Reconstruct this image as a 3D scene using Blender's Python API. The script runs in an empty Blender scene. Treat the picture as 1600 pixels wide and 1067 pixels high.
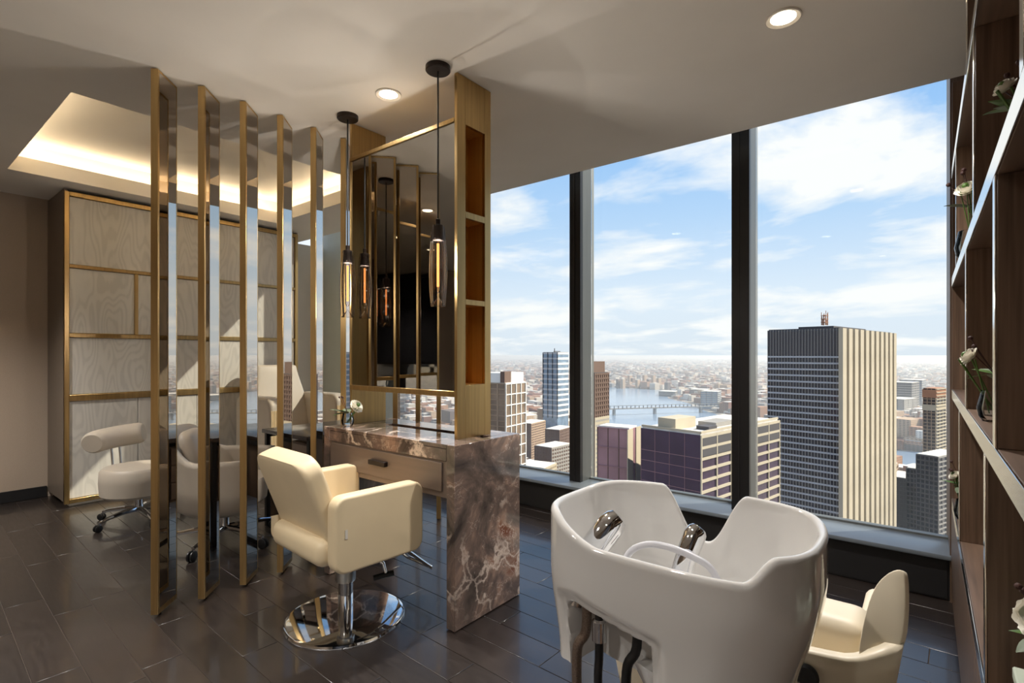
import bpy, bmesh, math, random
from mathutils import Vector, Matrix
random.seed(7)
S = bpy.context.scene
COL = S.collection
R = math.radians
# ------------------------------------------------------------------ camera
EYE = 1.32; FPX = 816.0; YAW = R(38.4)
cam_d = bpy.data.cameras.new('camera'); cam = bpy.data.objects.new('camera', cam_d); COL.objects.link(cam)
cam.location = (0, 0, EYE); cam.rotation_euler = (R(90), 0, YAW)
cam_d.sensor_width = 36; cam_d.lens = 36 * FPX / 1600
cam_d.shift_y = (553 - 533.5) / 1600
cam_d.clip_start = .05; cam_d.clip_end = 60000
S.camera = cam
S.view_settings.view_transform = 'Standard'; S.view_settings.look = 'None'
S.view_settings.gamma = 1; S.view_settings.use_curve_mapping = False
S.view_settings.exposure = 0.8
S.cycles.max_bounces = 12; S.cycles.diffuse_bounces = 6; S.cycles.glossy_bounces = 6
S.cycles.transparent_max_bounces = 16; S.cycles.transmission_bounces = 8
S.cycles.caustics_reflective = True; S.cycles.blur_glossy = 1.0; S.cycles.caustics_refractive = False
S.cycles.sample_clamp_indirect = 6
# ------------------------------------------------------------------ sky and sun
def s2l(c): return tuple((v / 12.92 if v <= .04045 else ((v + .055) / 1.055) ** 2.4) for v in (x / 255 for x in c))
W = bpy.data.worlds.new('sky'); S.world = W; W.use_nodes = True
nt = W.node_tree; nt.nodes.clear()
def N(t, typ, **kw):
    n = t.nodes.new(typ)
    for k, v in kw.items():
        if k.startswith('i_'):
            n.inputs[k[2:].replace('_', ' ')].default_value = v
        else: setattr(n, k, v)
    return n
def ramp(t, stops, src=None, interp='LINEAR'):
    n = t.nodes.new('ShaderNodeValToRGB'); n.color_ramp.interpolation = interp
    e = n.color_ramp.elements
    while len(e) < len(stops): e.new(.5)
    for q, (p, c) in zip(e, stops):
        q.position = p; q.color = tuple(c) + ((1,) if len(c) == 3 else ())
    if src is not None: t.links.new(src, n.inputs[0])
    return n
def mth(t, op, a, b=None, c=None):
    n = t.nodes.new('ShaderNodeMath'); n.operation = op
    for i, v in enumerate((a, b, c)):
        if v is None: continue
        if isinstance(v, (int, float)): n.inputs[i].default_value = v
        else: t.links.new(v, n.inputs[i])
    return n.outputs[0]
def mixc(t, fac, a, b, mode='MIX'):
    n = t.nodes.new('ShaderNodeMix'); n.data_type = 'RGBA'; n.blend_type = mode
    for i, v in ((0, fac), (6, a), (7, b)):
        if isinstance(v, (int, float)): n.inputs[i].default_value = v
        elif isinstance(v, tuple): n.inputs[i].default_value = v + ((1,) if len(v) == 3 else ())
        else: t.links.new(v, n.inputs[i])
    return n.outputs[2]
tc = N(nt, 'ShaderNodeTexCoord')
sep = N(nt, 'ShaderNodeSeparateXYZ'); nt.links.new(tc.outputs['Generated'], sep.inputs[0])
base = ramp(nt, [(0, s2l((200, 208, 216))), (.47, s2l((205, 215, 225))), (.5, s2l((226, 235, 245))), (.55, s2l((226, 239, 253))), (.62, s2l((186, 217, 251))), (.68, s2l((156, 200, 249))), (.78, s2l((115, 172, 240))), (1, s2l((82, 140, 220)))],
            mth(nt, 'MULTIPLY_ADD', sep.outputs[2], .5, .5))
zc = mth(nt, 'MAXIMUM', mth(nt, 'ADD', sep.outputs[2], .16), .03)
cmb = N(nt, 'ShaderNodeCombineXYZ')
nt.links.new(mth(nt, 'DIVIDE', sep.outputs[0], zc), cmb.inputs[0]); nt.links.new(mth(nt, 'DIVIDE', sep.outputs[1], zc), cmb.inputs[1])
cmap = N(nt, 'ShaderNodeMapping'); cmap.inputs['Location'].default_value = (2.8, 8.6, 0); cmap.inputs['Rotation'].default_value = (0, 0, 1.33); cmap.inputs['Scale'].default_value = (.8, 1.0, 1)
nt.links.new(cmb.outputs[0], cmap.inputs[0])
cn = N(nt, 'ShaderNodeTexNoise', i_Scale=1.3, i_Detail=9.0, i_Roughness=.58, i_Distortion=.25); nt.links.new(cmap.outputs[0], cn.inputs['Vector'])
cl = ramp(nt, [(.47, (0, 0, 0)), (.60, (1, 1, 1))], cn.outputs['Fac'])
skyc = mixc(nt, cl.outputs[0], base.outputs[0], (1.0, 1.0, 1.0))
bg = N(nt, 'ShaderNodeBackground', i_Strength=.62); nt.links.new(skyc, bg.inputs[0])
wo = N(nt, 'ShaderNodeOutputWorld'); nt.links.new(bg.outputs[0], wo.inputs[0])

sun_d = bpy.data.lights.new('sun', 'SUN'); sun = bpy.data.objects.new('sun', sun_d); COL.objects.link(sun)
sun_d.energy = 5.6; sun_d.angle = R(.6); sun_d.color = (1, .90, .74)
sun.rotation_euler = Vector((-1.0, -1.0, -1.1)).to_track_quat('-Z', 'Y').to_euler()
po_d = bpy.data.lights.new('window_portal', 'AREA'); po = bpy.data.objects.new('window_portal', po_d); COL.objects.link(po)
po_d.shape = 'RECTANGLE'; po_d.size = 6.0; po_d.size_y = 3.05; po_d.cycles.is_portal = True
po.location = (-2.93, 4.02, 1.77); po.rotation_euler = (R(-90), 0, 0)
XR_ = .46; pb = po.copy(); COL.objects.link(pb); pb.data = po_d.copy(); pb.data.size = 2.8; pb.data.size_y = 2.5; pb.location = (XR_ + .25, -1.2, 1.5); pb.rotation_euler = (R(90), 0, R(90))

# ------------------------------------------------------------------ materials
MATS = {}
def mat(name, col, rough=.5, metal=0.0, var=0, vscale=8, vstretch=(1, 1, 1), bump=0, spec=.5, coat=0, coord='Object', extra=None):
    if name in MATS: return MATS[name]
    m = bpy.data.materials.new(name); m.use_nodes = True; t = m.node_tree
    b = t.nodes['Principled BSDF']; c = s2l(col)
    b.inputs['Base Color'].default_value = c + (1,); b.inputs['Roughness'].default_value = rough
    b.inputs['Metallic'].default_value = metal; b.inputs['Specular IOR Level'].default_value = spec
    b.inputs['Coat Weight'].default_value = coat; b.inputs['Coat Roughness'].default_value = .06
    tcn = N(t, 'ShaderNodeTexCoord'); mp = N(t, 'ShaderNodeMapping'); mp.inputs['Scale'].default_value = vstretch
    t.links.new(tcn.outputs[coord], mp.inputs[0])
    nz = N(t, 'ShaderNodeTexNoise', i_Scale=float(vscale), i_Detail=5.0); t.links.new(mp.outputs[0], nz.inputs['Vector'])
    if var:
        lo = tuple(v * (1 - var) for v in c); hi = tuple(min(1, v * (1 + var)) for v in c)
        r = ramp(t, [(.3, lo), (.7, hi)], nz.outputs['Fac']); t.links.new(r.outputs[0], b.inputs['Base Color'])
    if bump:
        bp = N(t, 'ShaderNodeBump', i_Strength=bump, i_Distance=.002); t.links.new(nz.outputs['Fac'], bp.inputs['Height']); t.links.new(bp.outputs[0], b.inputs['Normal'])
    if extra: extra(t, b, mp, nz, c)
    MATS[name] = m
    return m
def rough_noise(lo, hi):
    def f(t, b, mp, nz, c):
        mr = N(t, 'ShaderNodeMapRange'); mr.inputs['To Min'].default_value = lo; mr.inputs['To Max'].default_value = hi
        t.links.new(nz.outputs['Fac'], mr.inputs[0]); t.links.new(mr.outputs[0], b.inputs['Roughness'])
    return f
BRASS = mat('brushed_brass', (196, 166, 114), .3, 1, .12, 60, (1, 1, .03), .05, extra=rough_noise(.24, .40))
BRASS_D = mat('aged_brass', (160, 126, 76), .36, 1, .14, 60, (1, 1, .03), .05)
NICHE = mat('lit_brass_lining', (206, 158, 84), .55, .75, .08, 60, (1, 1, .03))  # brass of the niches, their amber glow put into a lighter colour
CHROME = mat('polished_chrome', (225, 226, 228), .05, 1, .02, 4)
STEEL = mat('satin_steel', (200, 198, 192), .28, 1, .05, 30, (1, 1, .05))
BRONZE_MIRROR = mat('bronze_mirror', (196, 186, 174), .015, 1, .02, 2)
GREY_MIRROR = mat('grey_mirror', (176, 174, 170), .01, 1, .02, 2)
def plank_x(t, b, mp, nz, c):
    oi = N(t, 'ShaderNodeObjectInfo')
    k = ramp(t, [(0, tuple(v * .78 for v in c)), (.5, c), (1, tuple(v * 1.28 for v in c))], oi.outputs['Random'])
    v2 = mixc(t, .55, k.outputs[0], ramp(t, [(.3, (.55, .55, .55)), (.7, (1.3, 1.27, 1.22))], nz.outputs['Fac']).outputs[0], 'MULTIPLY')
    t.links.new(v2, b.inputs['Base Color']); rough_noise(.26, .42)(t, b, mp, nz, c)
PLANK = mat('dark_floor_plank', (39, 32, 29), .3, 0, .15, 7, (1.2, 9, 1), .06, spec=.9, coat=.35, extra=plank_x)
GROUT = mat('floor_grout', (92, 80, 70), .8, 0, .1, 30)
CEIL = mat('ceiling_paint', (232, 227, 218), .9, 0, .02, 3, bump=.05)
COVEP = mat('cove_paint', (236, 228, 214), .9, 0, .01, 3)
WALLF = mat('beige_wallcovering', (176, 160, 143), .85, 0, .05, 120, (1, 1, 3), .12)
WALLW = mat('warm_white_paint', (222, 216, 206), .8, 0, .02, 5)
PIER = mat('pale_plaster', (205, 212, 206), .7, 0, .04, 4)
DARKB = mat('black_base_panel', (30, 29, 30), .45, 0, .1, 10)
MULL = mat('black_anodised_metal', (34, 33, 34), .38, .3, .05, 20, (1, 1, .1))
MULLS = mat('lit_grey_anodised_metal', (112, 114, 112), .42, .5, .05, 20, (1, 1, .1))  # light falling on the mullion sides is put into this paler metal
SILL = mat('grey_blue_sill', (120, 128, 136), .3, .2, .04, 10)
def grain_x(t, b, mp, nz, c):
    oi = N(t, 'ShaderNodeObjectInfo')
    m2 = N(t, 'ShaderNodeMapping'); m2.inputs['Scale'].default_value = (1, 2.2, .55); tcn = N(t, 'ShaderNodeTexCoord'); t.links.new(tcn.outputs['Object'], m2.inputs[0])
    cb = N(t, 'ShaderNodeCombineXYZ'); t.links.new(mth(t, 'MULTIPLY', oi.outputs['Random'], 40.0), cb.inputs[0]); t.links.new(cb.outputs[0], m2.inputs['Location'])
    n1 = N(t, 'ShaderNodeTexNoise', i_Scale=1.3, i_Detail=2.0, i_Distortion=.2); t.links.new(m2.outputs[0], n1.inputs['Vector'])
    s = mth(t, 'SINE', mth(t, 'MULTIPLY', n1.outputs['Fac'], 170.0))
    n2 = N(t, 'ShaderNodeTexNoise', i_Scale=60.0, i_Detail=4.0); m3 = N(t, 'ShaderNodeMapping'); m3.inputs['Scale'].default_value = (1, 1, .06); t.links.new(tcn.outputs['Object'], m3.inputs[0]); t.links.new(m3.outputs[0], n2.inputs['Vector'])
    k = mth(t, 'ADD', mth(t, 'MULTIPLY', s, .5), mth(t, 'MULTIPLY', n2.outputs['Fac'], 1.3))
    r = ramp(t, [(.25, tuple(v * 1.02 for v in c)), (.75, tuple(v * .985 for v in c)), (1.0, tuple(v * .90 for v in c))], k)
    t.links.new(r.outputs[0], b.inputs['Base Color'])
LIMED = mat('limed_wood_panel', (204, 200, 192), .5, 0, extra=grain_x)
CABSIDE = mat('taupe_lacquer', (116, 104, 92), .45, 0, .03, 8)
def dwood_x(t, b, mp, nz, c):
    w = N(t, 'ShaderNodeTexNoise', i_Scale=90.0, i_Detail=6.0); m3 = N(t, 'ShaderNodeMapping'); m3.inputs['Scale'].default_value = (1, 1, .035)
    tcn = N(t, 'ShaderNodeTexCoord'); t.links.new(tcn.outputs['Object'], m3.inputs[0]); t.links.new(m3.outputs[0], w.inputs['Vector'])
    r = ramp(t, [(.3, tuple(v * .62 for v in c)), (.7, tuple(v * 1.3 for v in c))], w.outputs['Fac']); t.links.new(r.outputs[0], b.inputs['Base Color'])
DWOOD = mat('dark_oak', (104, 82, 66), .42, 0, extra=dwood_x)
DWOODH = mat('dark_oak_shelf', (104, 84, 70), .4, 0, .25, 60, (1, .05, 1))
EDGE = mat('champagne_edge_metal', (240, 236, 228), .13, 1, .05, 40, (1, .1, .1))
def marble_x(t, b, mp, nz, c):
    tcn = N(t, 'ShaderNodeTexCoord'); co = tcn.outputs['Object']
    d = N(t, 'ShaderNodeTexNoise', i_Scale=2.2, i_Detail=6.0, i_Roughness=.6); t.links.new(co, d.inputs['Vector'])
    wv = mixc(t, .28, co, d.outputs['Color'], 'LINEAR_LIGHT')
    v = N(t, 'ShaderNodeTexVoronoi', feature='DISTANCE_TO_EDGE', i_Scale=3.6); t.links.new(wv, v.inputs['Vector'])
    v2 = N(t, 'ShaderNodeTexVoronoi', feature='DISTANCE_TO_EDGE', i_Scale=7.5); t.links.new(wv, v2.inputs['Vector'])
    patch = N(t, 'ShaderNodeTexNoise', i_Scale=3.2, i_Detail=7.0, i_Roughness=.62, i_Distortion=.9); t.links.new(co, patch.inputs['Vector'])
    basec = ramp(t, [(.34, s2l((66, 58, 54))), (.45, s2l((100, 87, 80))), (.53, s2l((124, 104, 94))), (.61, s2l((168, 138, 120))), (.70, s2l((132, 84, 62)))], patch.outputs['Fac'])
    msk = N(t, 'ShaderNodeTexNoise', i_Scale=2.6, i_Detail=3.0); t.links.new(co, msk.inputs['Vector'])
    l1 = ramp(t, [(0, (1, 1, 1)), (.022, (.55, .55, .55)), (.045, (0, 0, 0))], v.outputs['Distance'])
    l2 = ramp(t, [(0, (.8, .8, .8)), (.018, (0, 0, 0))], v2.outputs['Distance'])
    ln = mth(t, 'MAXIMUM', mth(t, 'MULTIPLY', l1.outputs[0], ramp(t, [(.42, (0, 0, 0)), (.56, (1, 1, 1))], msk.outputs['Fac']).outputs[0]), mth(t, 'MULTIPLY', l2.outputs[0], ramp(t, [(.45, (0, 0, 0)), (.62, (.9, .9, .9))], patch.outputs['Fac']).outputs[0]))
    t.links.new(mixc(t, ln, basec.outputs[0], s2l((226, 206, 190))), b.inputs['Base Color'])
MARBLE = mat('rust_brown_marble', (110, 90, 80), .07, 0, spec=.6, extra=marble_x)
DRAWER = mat('taupe_drawer_veneer', (118, 102, 91), .4, 0, .06, 50, (.05, 1, 1))
HANDLE = mat('dark_bronze', (46, 38, 34), .35, .7, .05, 10)
LEATHER = mat('cream_leather', (222, 203, 168), .45, 0, .03, 6, bump=.12)
LEATHER_W = mat('ivory_leather', (226, 214, 190), .42, 0, .02, 6, bump=.1)
LEATHER_G = mat('stone_leather', (186, 176, 162), .48, 0, .03, 6, bump=.1)
PIPING = mat('cream_piping', (232, 218, 190), .5, 0, .02, 10)
CERAMIC = mat('white_ceramic', (216, 214, 211), .06, 0, .01, 3, spec=.6, coat=.5)
BLACKP = mat('black_plastic', (22, 22, 23), .4, 0, .05, 12)
HOSEM = mat('braided_hose', (120, 104, 92), .4, .6, .3, 300)
WHITEH = mat('white_hose', (206, 206, 212), .35, 0, .03, 20)
NAVY = mat('navy_roller_shade', (36, 40, 52), .8, 0, .1, 200)
GREENL = mat('green_leaf', (74, 104, 40), .5, 0, .35, 12)
GREYL = mat('grey_green_leaf', (104, 116, 92), .55, 0, .2, 12)
PETAL = mat('white_petal', (240, 236, 224), .55, 0, .04, 14)
TWIG = mat('dark_twig', (64, 34, 28), .7, 0, .2, 20)
SAGE = mat('sage_box_paper', (176, 184, 168), .6, 0, .03, 10)
TABLETOP = mat('dark_table_top', (70, 64, 62), .18, 0, .08, 20)
RIBM = mat('ribbed_cream_veneer', (222, 200, 160), .5, 0, .05, 20)
def glass(name, tint, ior=1.45, refl=1.0):
    m = bpy.data.materials.new(name); m.use_nodes = True; t = m.node_tree; t.nodes.clear()
    o = N(t, 'ShaderNodeOutputMaterial'); tr = N(t, 'ShaderNodeBsdfTransparent'); tr.inputs[0].default_value = tint + (1,)
    g = N(t, 'ShaderNodeBsdfGlossy', i_Roughness=.01); f = N(t, 'ShaderNodeFresnel', i_IOR=ior)
    mx = N(t, 'ShaderNodeMixShader'); t.links.new(mth(t, 'MULTIPLY', f.outputs[0], refl), mx.inputs[0]); t.links.new(tr.outputs[0], mx.inputs[1]); t.links.new(g.outputs[0], mx.inputs[2]); t.links.new(mx.outputs[0], o.inputs[0])
    MATS[name] = m
    return m
PANE = glass('window_glass', (.96, .975, .97), 1.3, .6)
VASEG = glass('clear_vase_glass', (.96, .975, .975), 1.38)
PENDG = glass('smoked_pendant_glass', (.985, .975, .968), 1.35, 1.0)
def emit(name, col, st):
    m = bpy.data.materials.new(name); m.use_nodes = True; t = m.node_tree; t.nodes.clear()
    o = N(t, 'ShaderNodeOutputMaterial'); e = N(t, 'ShaderNodeEmission', i_Strength=float(st)); e.inputs[0].default_value = s2l(col) + (1,); t.links.new(e.outputs[0], o.inputs[0]); MATS[name] = m
    return m
LEDW = emit('warm_led_strip', (255, 236, 205), 11.5)
LAMP = emit('downlight_led', (255, 236, 205), 11.5)
FILAM = emit('amber_filament', (255, 156, 84), 1.7)
# ------------------------------------------------------------------ mesh helpers
def crom(pts, k=6, closed=False):
    pts = [Vector(p) for p in pts]; n = len(pts); out = []
    for i in range(n if closed else n - 1):
        g = (lambda j: pts[j % n]) if closed else (lambda j: pts[min(max(j, 0), n - 1)])
        a, b, c, d = g(i - 1), g(i), g(i + 1), g(i + 2)
        for q in range(k):
            t = q / k; out.append(.5 * (2 * b + (c - a) * t + (2 * a - 5 * b + 4 * c - d) * t * t + (3 * b - a - 3 * c + d) * t ** 3))
    if not closed: out.append(pts[-1])
    return [tuple(p) for p in out]
class MB:
    def __init__(s): s.v = []; s.f = []
    def add(s, vs, fs):
        o = len(s.v); s.v += [tuple(p) for p in vs]; s.f += [tuple(i + o for i in q) for q in fs]; return s
    def box(s, x0, x1, y0, y1, z0, z1):
        return s.add([(x, y, z) for z in (z0, z1) for y in (y0, y1) for x in (x0, x1)],
                     [(0, 2, 3, 1), (4, 5, 7, 6), (0, 1, 5, 4), (2, 6, 7, 3), (0, 4, 6, 2), (1, 3, 7, 5)])
    def rings(s, rs, close=True, cap0=True, cap1=True):
        n = len(rs[0]); vs = [p for r in rs for p in r]; fs = []
        for k in range(len(rs) - 1):
            for i in range(n if close else n - 1):
                a = k * n + i; b = k * n + (i + 1) % n
                fs.append((a, b, b + n, a + n))
        if close and cap0: fs.append(tuple(reversed(range(n))))
        if close and cap1: fs.append(tuple((len(rs) - 1) * n + i for i in range(n)))
        return s.add(vs, fs)
    def lathe(s, prof, n=24, c=(0, 0, 0), axis=None):
        rs = [[(r * math.cos(2 * math.pi * i / n), r * math.sin(2 * math.pi * i / n), z) for i in range(n)] for r, z in prof]
        if axis is not None:
            q = Vector(axis).to_track_quat('Z', 'Y'); rs = [[tuple(q @ Vector(p)) for p in r] for r in rs]
        return s.rings([[(p[0] + c[0], p[1] + c[1], p[2] + c[2]) for p in r] for r in rs])
    def tube(s, pts, r, n=10, taper=None):
        pts = [Vector(p) for p in pts]; rs = []; up = None
        for i, p in enumerate(pts):
            d = (pts[min(i + 1, len(pts) - 1)] - pts[max(i - 1, 0)]).normalized()
            if up is None: up = Vector((0, 0, 1)) if abs(d.z) < .9 else Vector((1, 0, 0))
            a = d.cross(up).normalized(); up = a.cross(d).normalized()
            rr = r if taper is None else r * taper[i]
            rs.append([tuple(p + a * rr * math.cos(2 * math.pi * k / n) + up * rr * math.sin(2 * math.pi * k / n)) for k in range(n)])
        return s.rings(rs)
    def prism(s, pts, d):
        d = Vector(d); a = [tuple(p) for p in pts]; b = [tuple(Vector(p) + d) for p in pts]
        return s.rings([a, b])
    def grid(s, nu, nv, fn):
        vs = [fn(i / (nu - 1), j / (nv - 1)) for j in range(nv) for i in range(nu)]
        return s.add(vs, [(j * nu + i, j * nu + i + 1, (j + 1) * nu + i + 1, (j + 1) * nu + i) for j in range(nv - 1) for i in range(nu - 1)])
    def ball(s, c, r, n=12, m=8, sz=1.0):
        pr = [(max(1e-4, r * math.sin(math.pi * k / m)), -r * sz * math.cos(math.pi * k / m)) for k in range(m + 1)]
        return s.lathe(pr, n, c)
    def build(s, name, m, parent=None, bevel=0, seg=3, smooth=False, loc=None, rz=None, solid=0, sub=0, angle=40):
        me = bpy.data.meshes.new(name); bm = bmesh.new()
        vs = [bm.verts.new(p) for p in s.v]
        for q in s.f:
            try: bm.faces.new([vs[i] for i in q])
            except ValueError: pass
        bmesh.ops.recalc_face_normals(bm, faces=bm.faces)
        if bevel:
            es = [e for e in bm.edges if len(e.link_faces) == 2 and e.calc_face_angle(0) > R(30)]
            bmesh.ops.bevel(bm, geom=es, offset=bevel, segments=seg, profile=.5, affect='EDGES', clamp_overlap=True)
        bm.to_mesh(me); bm.free(); me.materials.append(m)
        if smooth or bevel:
            for p in me.polygons: p.use_smooth = True
            me.set_sharp_from_angle(angle=R(angle))
        return link(name, me, parent, loc, rz, solid, sub)
def link(name, me, parent=None, loc=None, rz=None, solid=0, sub=0):
    o = bpy.data.objects.new(name, me); COL.objects.link(o)
    if parent is not None: o.parent = parent
    if loc is not None: o.location = loc
    if rz is not None: o.rotation_euler = (0, 0, rz)
    if solid:
        k = o.modifiers.new('thickness', 'SOLIDIFY'); k.thickness = solid; k.offset = 0
    if sub:
        k = o.modifiers.new('subdivision', 'SUBSURF'); k.levels = sub; k.render_levels = sub
    return o
def tag(o, label=None, cat=None, group=None, kind=None):
    if label: o['label'] = label
    if cat: o['category'] = cat
    if group: o['group'] = group
    if kind: o['kind'] = kind
    return o
def thing(name, label, cat, loc=(0, 0, 0), rz=0, group=None, kind=None):
    o = bpy.data.objects.new(name, None); COL.objects.link(o); o.location = loc; o.rotation_euler = (0, 0, rz); o.empty_display_size = .1
    return tag(o, label, cat, group, kind)
def B(*a): return MB().box(*a)
def struct(name, mb, m, label, cat, **kw):
    return tag(mb.build(name, m, **kw), label, cat, kind='structure')
def smooth(a, b, x):
    t = min(1, max(0, (x - a) / (b - a))); return t * t * (3 - 2 * t)
def rrect(y0, y1, z0, z1, r, n=6):
    out = []
    for cy, cz, a0 in ((y1 - r, z1 - r, 0), (y0 + r, z1 - r, 90), (y0 + r, z0 + r, 180), (y1 - r, z0 + r, 270)):
        for k in range(n + 1):
            a = R(a0 + 90 * k / n); out.append((cy + r * math.cos(a), cz + r * math.sin(a)))
    return out
# ================================================================== ROOM
CE = 2.75; XL = -6.39; YW = 3.94; XR = .46; YB = -2.6; HEAD = 3.30
fl = struct('floor', B(XL - .1, XR + .1, YB - .1, YW + .02, -.12, -.004), GROUT, 'dark plank floor of the whole room with thin pale joints', 'floor')
PW, PL, FA = .157, .94, R(-2.3)
cf, sf = math.cos(FA), math.sin(FA)
plank_me = B(0, PL - .0025, 0, PW - .0025, -.004, 0).build('floor_plank', PLANK, fl, bevel=.0012, seg=1)
first = True
for row in range(-13, 28):
    y0 = .333 + row * PW
    off = (row * .618 % 1) * PL if row not in (0, 1) else ((-3.758) % PL if row == 0 else (-3.465) % PL)
    for k in range(-8, 3):
        x0 = off + k * PL
        cx, cyy = x0 + PL / 2, y0 + PW / 2
        wx, wy = cf * cx - sf * cyy, sf * cx + cf * cyy
        if wx < XL - .45 or wx > XR + .45 or wy > 3.72 or wy < -1.6: continue
        if first: o = plank_me; first = False
        else:
            o = plank_me.copy(); COL.objects.link(o)
        o.location = (cf * x0 - sf * y0, sf * x0 + cf * y0, 0); o.rotation_euler = (0, 0, FA)
# ceiling with the lit tray
cx0, cx1, cy0, cy1 = -5.56, -3.66, .74, 2.87
c = MB(); TH = .09
c.box(XL - .1, cx0, YB, 3.54, CE, CE + TH); c.box(cx1, XR + .1, YB, 3.54, CE, CE + TH); c.box(cx0, cx1, YB, cy0, CE, CE + TH); c.box(cx0, cx1, cy1, 3.54, CE, CE + TH)
c.box(XL - .1, XR + .1, 3.50, 3.54, CE + TH, HEAD + .1); c.box(XL - .1, XR + .1, 3.54, YW + .06, HEAD, HEAD + .1)
ceil = struct('ceiling', c, CEIL, 'smooth warm grey painted ceiling with a sunken lit tray', 'ceiling')
p = .16; zt = 3.02
t_ = MB(); t_.box(cx0 - p - .05, cx1 + p + .05, cy0 - p - .05, cy1 + p + .05, zt, zt + .05)
t_.box(cx0 - p - .05, cx0 - p, cy0 - p, cy1 + p, CE + TH, zt); t_.box(cx1 + p, cx1 + p + .05, cy0 - p, cy1 + p, CE + TH, zt)
t_.box(cx0 - p, cx1 + p, cy0 - p - .05, cy0 - p, CE + TH, zt); t_.box(cx0 - p, cx1 + p, cy1 + p, cy1 + p + .05, CE + TH, zt)
t_.build('tray_recess', COVEP, ceil)
lip = MB(); lip.box(cx0 - .02, cx0, cy0, cy1, CE + TH, CE + TH + .03); lip.box(cx0, cx1, cy1, cy1 + .02, CE + TH, CE + TH + .03)
lip.box(cx1, cx1 + .02, cy0, cy1, CE + TH, CE + TH + .03); lip.box(cx0, cx1, cy0 - .02, cy0, CE + TH, CE + TH + .03)
lip.build('tray_lip', CEIL, ceil)
cove = thing('cove_light', 'warm hidden light strip glowing along the sunken ceiling tray', 'cove light', ((cx0 + cx1) / 2, (cy0 + cy1) / 2, CE + TH))
def strip(x0, x1, y0, y1): MB().box(x0 - (cx0 + cx1) / 2, x1 - (cx0 + cx1) / 2, y0 - (cy0 + cy1) / 2, y1 - (cy0 + cy1) / 2, .004, .014).build('light_strip', LEDW, cove)
strip(cx0 - .11, cx0 - .085, cy0, cy1); strip(cx0, cx1, cy1 + .085, cy1 + .11); strip(cx1 + .085, cx1 + .11, cy0, cy1); strip(cx0, cx1, cy0 - .11, cy0 - .085)
# walls
wl = MB(); wl.box(XL - .2, XL, YB, YW + .1, 0, CE)
wlo = struct('wall_left', wl, WALLF, 'beige textured wall behind the brass framed cupboard', 'wall')
B(XL, XL + .012, 3.24, YW, 0, CE).build('plaster_return', WALLW, wlo)
struct('wall_back', B(XL - .2, XR + .2, YB - .2, YB, 0, CE), WALLF, 'beige wall behind the viewer, seen only in the mirrors', 'wall')
wr = MB(); wr.box(XR, XR + .2, .2, YW + .1, 0, CE); wr.box(XR, XR + .2, YB, .2, 0, .25); wr.box(XR, XR + .2, YB, .2, 2.74, CE)
struct('wall_right', wr, WALLF, 'beige wall behind the dark oak bookcase', 'wall')
wbk = struct('window_6', B(XR + .1, XR + .11, YB, .2, .25, 2.74), PANE, 'side window behind the viewer, beyond the near end of the bookcase', 'window')
for y in (-1.85, -.55): B(XR, XR + .2, y - .05, y + .05, .25, 2.74).build('window_mullion', MULL, wbk)
wb = MB(); wb.box(-5.94, .55, 3.64, 3.98, 0, .225)
wbo = struct('wall_window_base', wb, DARKB, 'black low wall panel under the window sill', 'wall')
for k in range(6):
    B(-5.93 + k * 1.005, -5.93 + k * 1.005 + .995, 3.632, 3.641, .012, .215).build('base_panel', DARKB, wbo)
struct('trim_sill', B(-5.94, .55, 3.60, 3.985, .225, .25), SILL, 'grey blue window sill ledge running along the glass wall', 'sill', bevel=.004, seg=2)
struct('wall_window_pier', B(XL, -5.94, 3.93, 4.2, 0, HEAD), PIER, 'pale plaster pier between the left wall and the window', 'wall')
struct('wall_window_end', B(.10, .7, 3.62, 4.2, 0, HEAD), DWOOD, 'dark wall end behind the bookcase beside the window', 'wall')
struct('baseboard_left', B(XL, XL + .014, YB, 1.115, 0, .10), DARKB, 'black skirting board along the beige wall', 'baseboard', bevel=.003, seg=1)
# window wall: panes and mullions
mx = [(-4.98, -4.87), (-3.67, -3.56), (-2.36, -2.255), (-1.05, -.935)]
edges = [-5.94] + [v for a in mx for v in a] + [.10]
for i in range(5):
    a, b_ = edges[2 * i], edges[2 * i + 1]
    w = struct('window_%d' % (i + 1), B(a, b_, YW, YW + .012, .25, HEAD), PANE, ['clear window pane beside the plaster pier', 'clear window pane behind the gold slat screen', 'clear window pane left of the left-hand visible black mullion', 'clear middle window pane between the two black mullions', 'clear window pane beside the bookcase, facing the tall tower'][i], 'window')
    f = MB(); f.box(a, b_, YW - .02, YW + .03, .25, .262); f.build('window_frame', MULLS, w)
for i, (a, b_) in enumerate(mx):
    m_ = struct('trim_%d' % (i + 1), B(a, b_, 3.76, 3.80, .25, HEAD), MULL, ['black window mullion nearest the plaster pier', 'black window mullion behind the vanity mirror', 'black window mullion just right of the vanity', 'black window mullion above the wash basin'][i], 'mullion')
    B(a + .002, b_ - .002, 3.80, YW + .05, .25, HEAD).build('mullion_side', MULLS, m_)
    B(a + .045, a + .052, 3.755, 3.76, .25, HEAD).build('mullion_joint', DARKB, m_)
# roller shade of the side window, seen in the mirrors
rs_ = thing('roller_shade', 'navy roller shade of the side window, reflected in the vanity mirror', 'shade', (XR - .03, -1.22, 1.14))
B(-.002, .002, -1.36, 1.36, .03, 1.56).build('shade_cloth', NAVY, rs_); B(-.012, .012, -1.36, 1.36, 0, .03).build('hem_bar', BLACKP, rs_); MB().lathe([(.025, -1.36), (.025, 1.36)], 14, (0, 0, 1.575), (0, 1, 0)).build('roller', BLACKP, rs_, smooth=True)

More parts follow.
